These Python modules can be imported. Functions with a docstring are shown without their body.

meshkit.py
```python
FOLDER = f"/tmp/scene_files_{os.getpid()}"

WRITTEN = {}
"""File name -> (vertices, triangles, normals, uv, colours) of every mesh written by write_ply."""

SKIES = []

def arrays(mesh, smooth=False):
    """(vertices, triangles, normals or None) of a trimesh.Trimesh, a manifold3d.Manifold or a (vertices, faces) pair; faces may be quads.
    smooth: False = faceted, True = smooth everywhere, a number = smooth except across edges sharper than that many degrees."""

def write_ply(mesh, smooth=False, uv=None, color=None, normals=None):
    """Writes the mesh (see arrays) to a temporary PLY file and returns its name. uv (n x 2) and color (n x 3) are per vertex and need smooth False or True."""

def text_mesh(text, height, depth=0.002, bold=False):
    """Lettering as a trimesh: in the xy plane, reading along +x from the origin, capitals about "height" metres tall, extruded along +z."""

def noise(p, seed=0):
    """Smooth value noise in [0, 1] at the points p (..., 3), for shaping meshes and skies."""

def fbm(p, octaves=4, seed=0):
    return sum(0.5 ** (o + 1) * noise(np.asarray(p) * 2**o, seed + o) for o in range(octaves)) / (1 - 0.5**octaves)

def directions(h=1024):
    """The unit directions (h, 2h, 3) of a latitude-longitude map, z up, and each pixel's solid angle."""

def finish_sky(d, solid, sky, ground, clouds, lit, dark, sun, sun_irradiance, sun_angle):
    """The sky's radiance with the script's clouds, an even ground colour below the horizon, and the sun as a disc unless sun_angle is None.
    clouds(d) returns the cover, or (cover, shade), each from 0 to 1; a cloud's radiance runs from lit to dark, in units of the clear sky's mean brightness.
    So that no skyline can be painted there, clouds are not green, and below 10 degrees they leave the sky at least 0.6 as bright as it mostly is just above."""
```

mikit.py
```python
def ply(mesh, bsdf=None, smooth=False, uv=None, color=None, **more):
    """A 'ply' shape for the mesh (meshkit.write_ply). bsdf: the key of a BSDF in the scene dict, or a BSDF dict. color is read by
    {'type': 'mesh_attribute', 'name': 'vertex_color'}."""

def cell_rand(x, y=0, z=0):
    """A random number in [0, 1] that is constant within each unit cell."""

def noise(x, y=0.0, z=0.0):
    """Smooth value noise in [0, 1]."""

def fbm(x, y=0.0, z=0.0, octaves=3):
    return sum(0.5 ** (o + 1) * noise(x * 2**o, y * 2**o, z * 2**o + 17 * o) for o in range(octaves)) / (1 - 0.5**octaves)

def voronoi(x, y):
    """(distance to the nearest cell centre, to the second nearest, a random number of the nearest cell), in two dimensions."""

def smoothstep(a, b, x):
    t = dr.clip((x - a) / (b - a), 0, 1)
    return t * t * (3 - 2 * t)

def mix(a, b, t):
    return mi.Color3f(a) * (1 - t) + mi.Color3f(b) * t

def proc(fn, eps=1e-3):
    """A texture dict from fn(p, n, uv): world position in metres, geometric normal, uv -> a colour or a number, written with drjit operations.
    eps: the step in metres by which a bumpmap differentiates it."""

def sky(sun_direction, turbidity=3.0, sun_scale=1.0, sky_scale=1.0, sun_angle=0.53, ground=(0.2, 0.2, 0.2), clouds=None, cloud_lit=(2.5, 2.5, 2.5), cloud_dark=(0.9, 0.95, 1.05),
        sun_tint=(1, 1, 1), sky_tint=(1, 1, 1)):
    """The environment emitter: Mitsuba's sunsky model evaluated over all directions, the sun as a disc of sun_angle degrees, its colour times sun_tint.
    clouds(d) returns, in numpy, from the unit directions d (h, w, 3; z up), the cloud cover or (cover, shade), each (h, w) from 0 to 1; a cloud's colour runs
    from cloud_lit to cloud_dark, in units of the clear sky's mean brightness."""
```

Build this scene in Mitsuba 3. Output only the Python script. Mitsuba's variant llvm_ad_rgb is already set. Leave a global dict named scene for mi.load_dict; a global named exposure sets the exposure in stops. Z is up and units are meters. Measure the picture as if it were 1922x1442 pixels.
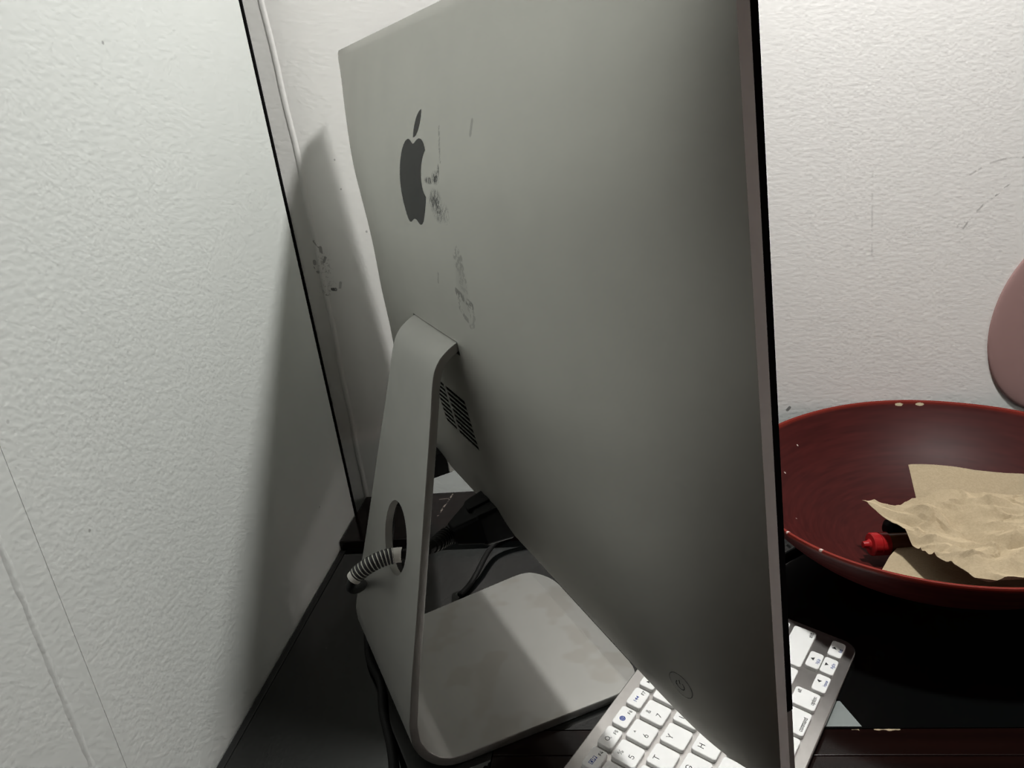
import math, random
import numpy as np, trimesh, manifold3d as m3
import mitsuba as mi, drjit as dr
import mikit, meshkit
from mikit import proc, noise, fbm, smoothstep, mix
from scipy.interpolate import PchipInterpolator as PI
from shapely.geometry import Polygon, Point, box as sbox
from shapely import affinity

T = mi.ScalarTransform4f
scene, labels = {}, {}
rng = np.random.default_rng(7)

# ---------------------------------------------------------------- camera, lights, exposure
exposure = 2.2
CAM = np.array([0.32375, -0.74038, 0.40788])
RIGHT = np.array([0.98498444, 0.11835672, -0.12568744])
DOWN = np.array([-0.07497612, -0.36252606, -0.92895287])
FWD = np.array([-0.15551279, 0.92442768, -0.3482086])
M = np.eye(4)
M[:3, 0], M[:3, 1], M[:3, 2], M[:3, 3] = -RIGHT, -DOWN, FWD, CAM
scene['camera'] = {'type': 'perspective', 'fov': math.degrees(2 * math.atan(961 / 1457.77)), 'fov_axis': 'x',
                   'near_clip': 0.02, 'far_clip': 20.0, 'to_world': T(M)}
LAMP = np.array([0.530, -0.261, 0.990])
LAMP_R = 0.034
LAMP_POWER = 150.0
FILL_POWER = 5.2

# ---------------------------------------------------------------- helpers
def rgb(c): return {'type': 'rgb', 'value': list(map(float, c))}
def srgb(*c):
    c = np.array(c) / 255.0
    return np.where(c <= .04045, c / 12.92, ((c + .055) / 1.055) ** 2.4)

def mat(key, color, rough=.5, metallic=0.0, spec=.5, bump=None, bump_scale=1e-4, **kw):
    b = {'type': 'principled', 'base_color': color if isinstance(color, dict) else rgb(color),
         'roughness': rough if isinstance(rough, dict) else float(rough), 'metallic': float(metallic), 'specular': float(spec), **kw}
    if bump is not None:
        b = {'type': 'bumpmap', 'bsdf': b, 'tex': bump, 'scale': float(bump_scale)}
    scene[key] = {'type': 'twosided', 'bsdf': b}
    return key

def add(key, mesh, bsdf, smooth=30, label=None, cat=None, group=None, kind=None, **more):
    scene[key] = mikit.ply(mesh, bsdf, smooth=smooth, **more)
    tag(key, label, cat, group, kind)
    return key

def tag(key, label=None, cat=None, group=None, kind=None):
    e = {k: v for k, v in dict(label=label, category=cat, group=group, kind=kind).items() if v}
    if e: labels[key] = e

def nm(base, i): return base if i == 0 else f'{base}_{i:03d}'

def boxm(x0, x1, y0, y1, z0, z1):
    b = trimesh.creation.box(extents=(x1 - x0, y1 - y0, z1 - z0))
    b.apply_translation(((x0 + x1) / 2, (y0 + y1) / 2, (z0 + z1) / 2))
    return b

def to_man(mesh, merge=True):
    mesh = mesh.copy()
    if merge: mesh.merge_vertices()
    return m3.Manifold(m3.Mesh(np.asarray(mesh.vertices, np.float32), np.asarray(mesh.faces, np.uint32)))

def from_man(m):
    q = m.to_mesh()
    return trimesh.Trimesh(q.vert_properties[:, :3], q.tri_verts, process=False)

def tube(points, radius, sides=14, n=None, caps=True):
    p = np.asarray(points, float)
    if n:
        t = np.r_[0, np.cumsum(np.linalg.norm(np.diff(p, axis=0), axis=1))]
        from scipy.interpolate import CubicSpline
        p = CubicSpline(t, p)(np.linspace(0, t[-1], n))
        if not callable(radius): p[:, 2] = np.maximum(p[:, 2], radius + .0002)      # never sinks into the desk
    r = radius(np.linspace(0, 1, len(p))) if callable(radius) else np.full(len(p), radius)
    tg = np.gradient(p, axis=0); tg /= np.linalg.norm(tg, axis=1, keepdims=True)
    a = np.cross(tg[0], [0, 0, 1.0]) if abs(tg[0][2]) < .9 else np.cross(tg[0], [1.0, 0, 0])
    V = []
    for i in range(len(p)):
        a = a - tg[i] * (a @ tg[i]); a /= np.linalg.norm(a); b = np.cross(tg[i], a)
        th = np.arange(sides) * 2 * np.pi / sides
        V.append(p[i] + r[i] * (np.cos(th)[:, None] * a + np.sin(th)[:, None] * b))
    V = np.vstack(V); F = []
    for i in range(len(p) - 1):
        for j in range(sides):
            k = (j + 1) % sides
            F += [[i * sides + j, i * sides + k, (i + 1) * sides + k], [i * sides + j, (i + 1) * sides + k, (i + 1) * sides + j]]
    if caps:
        c0, c1 = len(V), len(V) + 1
        V = np.vstack([V, p[0], p[-1]])
        o = (len(p) - 1) * sides
        for j in range(sides):
            k = (j + 1) % sides
            F += [[c0, k, j], [c1, o + j, o + k]]
    m = trimesh.Trimesh(V, F, process=False)
    return m

def lathe(profile, n=96, center=(0, 0, 0)):
    p = np.asarray(profile, float)
    th = np.arange(n) * 2 * np.pi / n
    V = np.stack([p[:, 0:1] * np.cos(th), p[:, 0:1] * np.sin(th), np.repeat(p[:, 1:2], n, 1)], -1).reshape(-1, 3) + np.asarray(center)
    F = []
    for i in range(len(p) - 1):
        for j in range(n):
            k = (j + 1) % n
            F += [[i * n + j, i * n + k, (i + 1) * n + k], [i * n + j, (i + 1) * n + k, (i + 1) * n + j]]
    m = trimesh.Trimesh(V, F, process=False)
    return m

def seg_dist(px, py, pts):
    """drjit distance to a polyline in a plane"""
    best = mi.Float(9.0)
    for (ax, ay), (bx, by) in zip(pts[:-1], pts[1:]):
        dx, dy = bx - ax, by - ay
        t = dr.clip(((px - ax) * dx + (py - ay) * dy) / (dx * dx + dy * dy + 1e-12), 0, 1)
        best = dr.minimum(best, dr.sqrt(dr.square(px - ax - t * dx) + dr.square(py - ay - t * dy)))
    return best

def stroke(px, py, pts, w):
    return 1 - smoothstep(w * .5, w, seg_dist(px, py, pts))

# ---------------------------------------------------------------- wall materials
def wall_bump(p, n, uv):
    k = 420.0
    return fbm(p.x * k, p.y * k, p.z * k, octaves=2) + .25 * fbm(p.x * 170, p.y * 170, p.z * 170, octaves=2)

def back_wall_color(p, n, uv):
    x, z = p.x, p.z
    c = mi.Color3f(.89, .88, .86)
    grain = fbm(x * 900, z * 900, 3.0, octaves=2)
    low = smoothstep(.38, .62, fbm(x * 160, z * 160, 1.0, octaves=3))
    scuff = mi.Float(0)
    for pts, w, a in (([(.0212, .2960), (.0262, .2890), (.0262, .2840)], .0020, .6),
                      ([(.0335, .2815), (.0300, .2800), (.0265, .2745)], .0018, .65),
                      ([(.0170, .2760), (.0165, .2700), (.0185, .2650)], .0022, .55),
                      ([(.0205, .2440), (.0245, .2455), (.0290, .2460), (.0330, .2455)], .0022, .95),
                      ([(.0235, .2425), (.0250, .2440)], .003, .9),
                      ([(.0370, .2440), (.0395, .2520)], .0018, .4),
                      ([(.0150, .2460), (.0180, .2430)], .0015, .4),
                      ([(.6238, .2446), (.6285, .2520), (.6345, .2592), (.6405, .2655), (.6500, .2720), (.6590, .2800)], .0010, .42),
                      ([(.6260, .2915), (.6330, .2950), (.6410, .2990), (.6470, .3007), (.6560, .3020), (.6680, .3010)], .0010, .30),
                      ([(.5448, .3080), (.5455, .2800), (.5470, .2277)], .0011, .18),
                      ([(.4722, .0790), (.4742, .0815)], .0020, .8)):
        scuff = dr.maximum(scuff, a * stroke(x, z, pts, w) * smoothstep(.30, .62, grain * .5 + low * .5))
    for cx, cz, rx, rz, a in ((.0265, .270, .010, .020, .38), (.0255, .248, .012, .012, .35), (.624, .2475, .012, .006, .30), (.580, .245, .03, .012, .12)):
        d = dr.sqrt(dr.square((x - cx) / rx) + dr.square((z - cz) / rz))
        scuff = dr.maximum(scuff, a * (1 - smoothstep(.2, 1.0, d)) * smoothstep(.55, .75, fbm(x * 700, z * 700, 5.0, octaves=2)))
    for cx, cz, r in ((.0586, .370, .0012), (.0592, .3425, .0012), (.0764, .2996, .0016)):
        scuff = dr.maximum(scuff, .5 * (1 - smoothstep(r * .4, r, dr.sqrt(dr.square(x - cx) + dr.square(z - cz)))))
    # old pale green paint peeping out at the foot of the wall
    green = (1 - smoothstep(.066, .088, z + .012 * (fbm(x * 60, z * 60, 9.0, octaves=2) - .5)))
    c = mix(c, (.64, .72, .70), green * .6)
    return mix(c, (.10, .10, .10), scuff)

def left_wall_color(p, n, uv):
    y, z = p.y, p.z
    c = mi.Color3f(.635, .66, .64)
    s = mi.Float(0)
    for cy, cz, r, a in ((-0.2511, 0.4684, 0.0016, 0.6), (-0.3956, 0.2097, 0.0014, 0.5), (-0.1146, 0.0610, 0.0014, 0.6), (-0.4210, 0.2879, 0.0015, 0.3)):
        s = dr.maximum(s, a * (1 - smoothstep(r * .4, r, dr.sqrt(dr.square(y - cy) + dr.square(z - cz)))))
    return mix(c, (.12, .12, .12), s)

mat('m_wall_back', proc(back_wall_color), rough=.8, spec=.25, bump=proc(wall_bump, eps=4e-4), bump_scale=2.3e-4)
mat('m_wall_left', proc(left_wall_color), rough=.7, spec=.3, bump=proc(wall_bump, eps=4e-4), bump_scale=3.6e-4)
mat('m_ceiling', (.38, .38, .37), rough=.9, spec=.2)
mat('m_room_pink', (.60, .50, .47), rough=.9, spec=.2)  # pink put in so the unseen wall bounces a rosy tint
mat('m_floor', (.16, .13, .11), rough=.6)
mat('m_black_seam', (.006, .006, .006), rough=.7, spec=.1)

# ---------------------------------------------------------------- room shell
mat('m_room_dark', (.24, .225, .20), rough=.9, spec=.2)
X1, Y1, ZF, ZC = 2.4, -2.6, -.74, 1.75
add('wall_back', boxm(-.08, X1, 0, .08, ZF, ZC), 'm_wall_back', False, 'white rough-plastered wall with black scuffs behind the screen and bowl', kind='structure')
XW, YE, YL = .0165, -.0392, -.600      # face and ends of the left wall, cut short to limit its bounce light
lp = [(-.4305, YE, XW), (-.4509, -.4305, XW - .0003), (YL, -.4509, XW - .0010)]
add('wall_left', boxm(-.08, XW - .004, YL, YE - .0002, ZF, ZC), 'm_wall_left', False, 'white textured wall at the left with two vertical seams', kind='structure')
for i, (y0, y1, x) in enumerate(lp):
    add(nm('wall_left__panel', i), boxm(XW - .004, x, y0, y1, ZF, ZC), 'm_wall_left', False)
add('gap_strip_1', boxm(-.012, .0026, -.0020, 0.0, ZF, ZC), 'm_black_seam', False, 'black strip standing for the dark gap in the corner between the two white walls', kind='structure')  # solid black strip in place of the darkness in the corner gap
# plaster ridge beside the corner: a low rounded vertical bead, bending slightly
zz = np.linspace(.0, 1.0, 60)
xr = np.interp(zz, [.0, .28, .384, .513, 1.0], [.0180, .0226, .0232, .0205, .0195]) + .0004 * np.sin(zz * 70)
prof = [(-.0034, .0002), (-.0022, -.0008), (0, -.0012), (.0016, -.0009), (.0030, .0002)]
V = np.array([[x + a, b, z] for z, x in zip(zz, xr) for a, b in prof]); k = len(prof)
F = [f for i in range(len(zz) - 1) for j in range(k - 1) for f in ([i * k + j, i * k + j + 1, (i + 1) * k + j + 1], [i * k + j, (i + 1) * k + j + 1, (i + 1) * k + j])]
add('wall_back__plaster_ridge', trimesh.Trimesh(V, F, process=False), 'm_wall_back', True)
# rough filler bead along the second seam of the left wall
zz = np.linspace(-.05, 1.0, 260)
V, F = [], []
for i, z in enumerate(zz):
    w = .0012 + .0012 * meshkit.noise(np.array([[z * 160, 0, 0]]))[0]
    o = -.4510 + .0007 * (meshkit.noise(np.array([[z * 220, 4, 0]]))[0] - .5)
    h = .0005 + .0006 * meshkit.noise(np.array([[z * 90, 9, 0]]))[0]
    for a, b in ((-w, -.0011), (-w * .3, -.0003 + h * .25), (w * .5, h * .25 - .0002), (w * 1.4, -.0004)):
        V.append([XW + b, o + a, z])
for i in range(len(zz) - 1):
    for j in range(3):
        F += [[i * 4 + j, i * 4 + j + 1, (i + 1) * 4 + j + 1], [i * 4 + j, (i + 1) * 4 + j + 1, (i + 1) * 4 + j]]
add('wall_left__filler_bead', trimesh.Trimesh(np.array(V), F, process=False), 'm_wall_left', True)
add('wall_added_far', boxm(-.85, -.80, Y1, YL, ZF, ZC), 'm_room_dark', False, 'unseen dark wall added beyond the end of the left wall to hold back light', kind='structure')  # dark passage added out of view to cut light on the computer
add('wall_added_return', boxm(-.85, -.08, YL, YL + .08, ZF, ZC), 'm_room_dark', False, 'unseen dark return added at the end of the left wall', kind='structure')
add('wall_right', boxm(X1, X1 + .05, Y1, .08, ZF, ZC), 'm_room_pink', False, 'pale wall of the room outside the view to the right', kind='structure')
add('wall_front', boxm(-.85, X1, Y1 - .05, Y1, ZF, ZC), 'm_room_dark', False, 'dark wall of the room behind the camera', kind='structure')
add('ceiling', boxm(-.85, X1, Y1, .08, ZC, ZC + .05), 'm_ceiling', False, 'grey ceiling of the room above the view', kind='structure')
add('floor', boxm(-.85, X1, Y1, .08, ZF - .05, ZF), 'm_floor', False, 'dark floor of the room under the desk', kind='structure')

# ---------------------------------------------------------------- lamp (hangs from the ceiling, above the frame)
disc = trimesh.creation.cylinder(LAMP_R, .004, sections=40); disc.apply_translation(LAMP)
disc = disc.submesh([np.nonzero(disc.face_normals[:, 2] < -.5)[0]], append=True)
scene['hanging_lamp__bulb'] = {**mikit.ply(disc, None), 'emitter': {'type': 'area', 'radiance': rgb(np.array([1.0, .99, .955]) * LAMP_POWER)}}
mat('m_lamp', (.7, .7, .68), rough=.4)
add('hanging_lamp__housing', lathe([(LAMP_R + .002, -.003), (LAMP_R + .006, -.003), (LAMP_R + .006, .02), (.03, .05), (.012, .07), (0, .07)], 40, LAMP), 'm_lamp', 40)
add('hanging_lamp__cord', tube([LAMP + [0, 0, .07], [LAMP[0], LAMP[1], ZC]], .003, 8), 'm_lamp', True)
tag('hanging_lamp', 'small downlight hanging from the ceiling above the desk, outside the view', 'lamp')

# added fill lamp with a pinkish shade, unseen, to brighten the back wall
SL = np.array([1.70, -.85, .62])
shade = lathe([(.10, .16), (.17, -.16)], 48, SL)
scene['added_fill_lamp__shade'] = {**mikit.ply(shade, None, smooth=True), 'emitter': {'type': 'area', 'radiance': rgb(np.array([1.0, .90, .87]) * FILL_POWER)}}
add('added_fill_lamp__pole', tube([SL + [0, 0, .10], [SL[0], SL[1], ZF + .02]], .010, 12), 'm_lamp', True)
add('added_fill_lamp__base', lathe([(0, .02), (.13, .018), (.14, .0), (0, .0)], 40, (SL[0], SL[1], ZF + .0005)), 'm_lamp', 30)
tag('added_fill_lamp', 'added unseen lamp with a glowing pinkish shade, fill light for the back wall', 'lamp')

# ---------------------------------------------------------------- desk
def lacquer(p, n, uv):
    s = fbm(p.x * 8, p.y * 260, 2.0, octaves=3)
    c = mix((.0035, .0014, .0012), (.008, .0028, .0022), s)
    scr = dr.maximum(stroke(p.x, p.y, [(.1185, -.0060), (.1165, -.0200), (.1140, -.0330), (.1115, -.0520)], .0011) * smoothstep(.35, .6, fbm(p.x * 500, p.y * 500, 0.0, octaves=2)),
                     1 - smoothstep(.0008, .0018, dr.sqrt(dr.square(p.x - .1395) + dr.square(p.y + .0330))))
    scr = dr.maximum(scr, stroke(p.x, p.y, [(.1060, -.0160), (.1160, -.0150)], .0009) * .5)
    chip = (1 - smoothstep(.0010, .0022, dr.abs(p.y + .3335) + .0022 * fbm(p.x * 400, p.y * 200, 7.0, octaves=2))) * \
        dr.select(((p.x > .458) & (p.x < .474)) | ((p.x > .4445) & (p.x < .449)), 1.0, 0.0)
    return mix(mix(c, (.33, .27, .24), scr * .7), (.45, .36, .24), chip)

mat('m_lacquer', proc(lacquer), rough=.14, spec=.32)
scene['m_black_glass'] = {'type': 'plastic', 'diffuse_reflectance': rgb((.0025, .003, .003)), 'int_ior': 1.72}
XD0, XD1 = .0252, 1.35
def bevel_box(x0, x1, y0, y1, z0, z1, r=.0015):
    c = m3.Manifold.hull(m3.Manifold.compose([m3.Manifold.sphere(r, 12).translate([x, y, z]) for x in (x0 + r, x1 - r) for y in (y0 + r, y1 - r) for z in (z0 + r, z1 - r)]))
    return from_man(c)
RAILZ = .008
add('desk__back_rail', bevel_box(XW + .0012, XD1, -.0925, -.001, -.03, RAILZ, .0012), 'm_lacquer', 40, 'dark brown lacquered rail along the wall')
add('desk__front_rail', bevel_box(.212, XD1, -.3541, -.3325, -.03, .0001, .0009), 'm_lacquer', 40, 'dark red lacquered rail with chipped edge')
add('desk__front_rail_001', bevel_box(.212, XD1, -.64, -.3545, -.03, .0001, .0005), 'm_lacquer', 40)
gp = Polygon([(XD0, -.0928), (XD1, -.0928), (XD1, -.3322), (.2115, -.3322), (.2115, -.64), (XD0, -.64)])
gl = trimesh.creation.extrude_polygon(gp, .012, engine='earcut'); gl.apply_translation((0, 0, -.012))
add('desk__glass_top', gl, 'm_black_glass', False, 'glossy black glass top')
mat('m_gap_shade', (.020, .021, .021), rough=.45, spec=.4)  # near-black colour stands for the shade in the gap beside the glass
add('desk__gap_shade_strip', bevel_box(XW + .0012, .0238, -.64, -.094, -.02, -.0010, .0012), 'm_gap_shade', 40, 'dark strip standing in for the shaded gap between the glass and the wall')
for i, (x, y) in enumerate([(.07, -.06), (1.28, -.06), (.07, -.60), (1.28, -.60)]):
    add(nm('desk__leg', i), boxm(x - .03, x + .03, y - .03, y + .03, ZF, -.03), 'm_lacquer', False)
add('desk__apron', boxm(XD0 + .02, XD1 - .02, -.62, -.03, -.10, -.031), 'm_lacquer', False)
tag('desk', 'desk with black glass top and dark red-brown lacquered rails', 'desk')

# ---------------------------------------------------------------- desktop computer: frames of reference
PSI, TAU = .53886, .04776
O = np.array([.24347, -.24325, .1086])
HB, HALF = .3527, .264
Nn = np.array([math.cos(PSI), math.sin(PSI), 0]); U = np.array([-math.sin(PSI), math.cos(PSI), 0]); Z = np.array([0, 0, 1.0])
Vv = math.cos(TAU) * Z - math.sin(TAU) * Nn
Ww = math.cos(TAU) * Nn + math.sin(TAU) * Z
def body_pt(a, b, c):
    a, b, c = (np.asarray(q, float)[..., None] for q in (a, b, c))
    return O + a * U + b * Vv + c * Ww
FOOT = np.array([O[0], O[1], 0])
def stand_pt(n, u, z):
    n, u, z = (np.asarray(q, float)[..., None] for q in (n, u, z))
    return FOOT + n * Nn + u * U + z * Z
axis_depth = PI([0, .02, .05, .0825, .12, .166, .2, .25, .3, .33, .345, .3527], [.019, .026, .0328, .0367, .0398, .0438, .0432, .0385, .0258, .016, .0105, .005])
def dome(A, B):
    nn = 2.9 + (13 - 2.9) * np.clip(1 - B / .24, 0, 1) ** 3.0 + (11 - 2.9) * np.clip(1 - (HB - B) / .16, 0, 1) ** 2.0
    return .005 + (axis_depth(np.clip(B, 0, HB)) - .005) * (1 - np.clip(np.abs(A / HALF), 0, 1) ** nn)
def on_dome(a, b, lift=0.0):
    a, b = np.asarray(a, float), np.asarray(b, float)
    return body_pt(a, b, -dome(a, b) - lift)

# aluminium with the smudges of its back
def back_color(p, n, uv):
    d = mi.Vector3f(p.x - O[0], p.y - O[1], p.z - O[2])
    a = d.x * U[0] + d.y * U[1] + d.z * U[2]
    b = d.x * Vv[0] + d.y * Vv[1] + d.z * Vv[2]
    c = d.x * Ww[0] + d.y * Ww[1] + d.z * Ww[2]
    base = mix((.54, .535, .50), (.575, .57, .53), fbm(a * 40, b * 40, 0.0, octaves=3))
    g = fbm(a * 1500, b * 700, 1.0, octaves=2)
    m = mi.Float(0)
    def blob(ca, cb, ra, rb, amt, lo=.45, hi=.62):
        q = dr.sqrt(dr.square((a - ca) / ra) + dr.square((b - cb) / rb))
        return amt * (1 - smoothstep(.35, 1.0, q)) * smoothstep(lo, hi, g)
    # black rubbed specks beside the emblem
    m = dr.maximum(m, blob(-.0300, .2608, .0105, .0024, .95, .34, .5))
    m = dr.maximum(m, blob(-.0410, .2627, .0080, .0046, .95, .38, .5))
    m = dr.maximum(m, blob(-.0460, .2668, .0030, .0040, .8, .4, .55))
    m = dr.maximum(m, blob(-.0395, .2500, .0140, .0085, .9, .33, .56))
    m = dr.maximum(m, blob(-.0450, .2440, .0130, .0065, .75, .38, .6))
    m = dr.maximum(m, blob(-.0560, .2440, .0080, .0070, .4, .45, .65))
    m = dr.maximum(m, stroke(a, b, [(-.0440, .2885), (-.0462, .2800), (-.0490, .2715)], .0016) * .4 * smoothstep(.35, .55, g))
    m = dr.maximum(m, stroke(a, b, [(-.0935, .2905), (-.0925, .2850)], .0020) * .3)
    m = dr.maximum(m, stroke(a, b, [(-.0310, .2080), (-.0280, .2020)], .0012) * .35 * smoothstep(.35, .6, g))
    # faint rubbed-off handwriting running down the back
    ga = smoothstep(.28, .6, fbm(a * 600, b * 600, 4.0, octaves=2))
    for pts, w, k in (([(-.0640, .2225), (-.0690, .2262), (-.0730, .2222), (-.0690, .2205), (-.0735, .2170), (-.0660, .2170)], .0030, .34),
                      ([(-.0660, .2150), (-.0740, .2135), (-.0680, .2115), (-.0755, .2100)], .0022, .28),
                      ([(-.0670, .2085), (-.0750, .2075)], .0022, .26), ([(-.0660, .2050), (-.0750, .2040)], .0020, .22),
                      ([(-.0590, .2015), (-.0690, .1990), (-.0790, .1965)], .0030, .55),
                      ([(-.0610, .1975), (-.0600, .1920), (-.0650, .1880), (-.0700, .1865)], .0022, .38),
                      ([(-.0790, .1965), (-.0800, .1900), (-.0770, .1850), (-.0720, .1835)], .0020, .25),
                      ([(-.0715, .1990), (-.0740, .1900)], .0020, .22)):
        m = dr.maximum(m, k * stroke(a, b, pts, w) * ga)
    m = dr.maximum(m, .12 * (1 - smoothstep(.3, 1.0, dr.sqrt(dr.square((a + .0690) / .012) + dr.square((b - .2050) / .024)))))
    m = m * dr.select(c < -.006, 1.0, 0.0)
    return mix(base, (.05, .05, .05), m)

ALU = dict(rough=.48, metallic=.85, spec=.5)
mat('m_back_shell', proc(back_color), **ALU)
def stand_color(p, n, uv):
    c = mix((.49, .49, .465), (.53, .525, .50), fbm(p.x * 60, p.y * 60, p.z * 60, octaves=3))
    s = smoothstep(.52, .72, fbm(p.x * 45, p.y * 45, 3.0, octaves=3)) * smoothstep(.0095, .0065, p.z)
    return mix(c, (.40, .37, .32), s * .35)
mat('m_stand', proc(stand_color), **ALU)
mat('m_black_plastic', (.004, .004, .0045), rough=.4, spec=.12)
mat('m_black_rubber', (.005, .005, .005), rough=.5, spec=.25)
mat('m_bezel', (.004, .004, .0042), rough=.8, spec=.08)
mat('m_void', (.002, .002, .002), rough=.9, spec=.05)
mat('m_emblem', (.030, .032, .031), rough=.5, spec=.18)
scene['m_screen_glass'] = {'type': 'plastic', 'diffuse_reflectance': rgb((.004, .004, .004)), 'int_ior': 1.5}

def rounded(A, B, r_top=.0120, r_low=.0050):
    """push the corner squares of the rectangle |A|<=HALF, 0<=B<=HB into rounded corners"""
    x, y = np.abs(A), np.abs(B - HB / 2)
    r = np.where(B > HB / 2, r_top, r_low)
    cx, cy = HALF - r, HB / 2 - r
    m = (x > cx) & (y > cy)
    dx, dy = (x - cx) / r, (y - cy) / r
    k = np.maximum(dx, dy) / np.maximum(np.hypot(dx, dy), 1e-9)
    x2, y2 = np.where(m, cx + dx * k * r, x), np.where(m, cy + dy * k * r, y)
    return np.sign(A) * x2, HB / 2 + np.sign(B - HB / 2) * y2

def grid_faces(nr, nc, flip=False):
    i, j = np.meshgrid(np.arange(nr - 1), np.arange(nc - 1), indexing='ij')
    a = (i * nc + j).ravel(); b = a + 1; c = a + nc; d = c + 1
    f = np.vstack([np.stack([a, b, d], 1), np.stack([a, d, c], 1)])
    return f[:, ::-1] if flip else f

def edge_spaced(n, p=1.9):
    t = np.linspace(-1, 1, n)
    return np.sign(t) * (1 - (1 - np.abs(t)) ** p)
ga = HALF * edge_spaced(150); gb = HB / 2 + HB / 2 * edge_spaced(110)
GA, GB = np.meshgrid(ga, gb)
RA, RB = rounded(GA, GB)
cd = dome(GA, GB)
nr, nc = GA.shape
back = body_pt(RA, RB, -cd).reshape(-1, 3)
front = body_pt(RA, RB, np.zeros_like(RA)).reshape(-1, 3)
f_back, f_front = grid_faces(nr, nc, False), grid_faces(nr, nc, True)
loop = np.r_[np.arange(nc), np.arange(1, nr) * nc + nc - 1, (nr - 1) * nc + np.arange(nc - 2, -1, -1), np.arange(nr - 2, 0, -1) * nc]
Nv = len(back); side = []
for s in range(len(loop)):
    i, j = loop[s], loop[(s + 1) % len(loop)]
    side += [[j, i, Nv + j], [Nv + j, i, Nv + i]]
shell = trimesh.Trimesh(np.vstack([back, front]), np.vstack([f_back, f_front + Nv, side]), process=False)
if shell.volume < 0: shell.invert()
shell_m = to_man(shell, False)

def body_prism(poly, c0, c1):
    """prism over a polygon in (a, b), between depths c0 < c1"""
    m = trimesh.creation.extrude_polygon(poly, c1 - c0, engine='earcut')
    v = np.asarray(m.vertices)
    m = trimesh.Trimesh(body_pt(v[:, 0], v[:, 1], v[:, 2] + c0), m.faces, process=False)
    if m.volume < 0: m.invert()
    return m
A0 = .002
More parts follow.
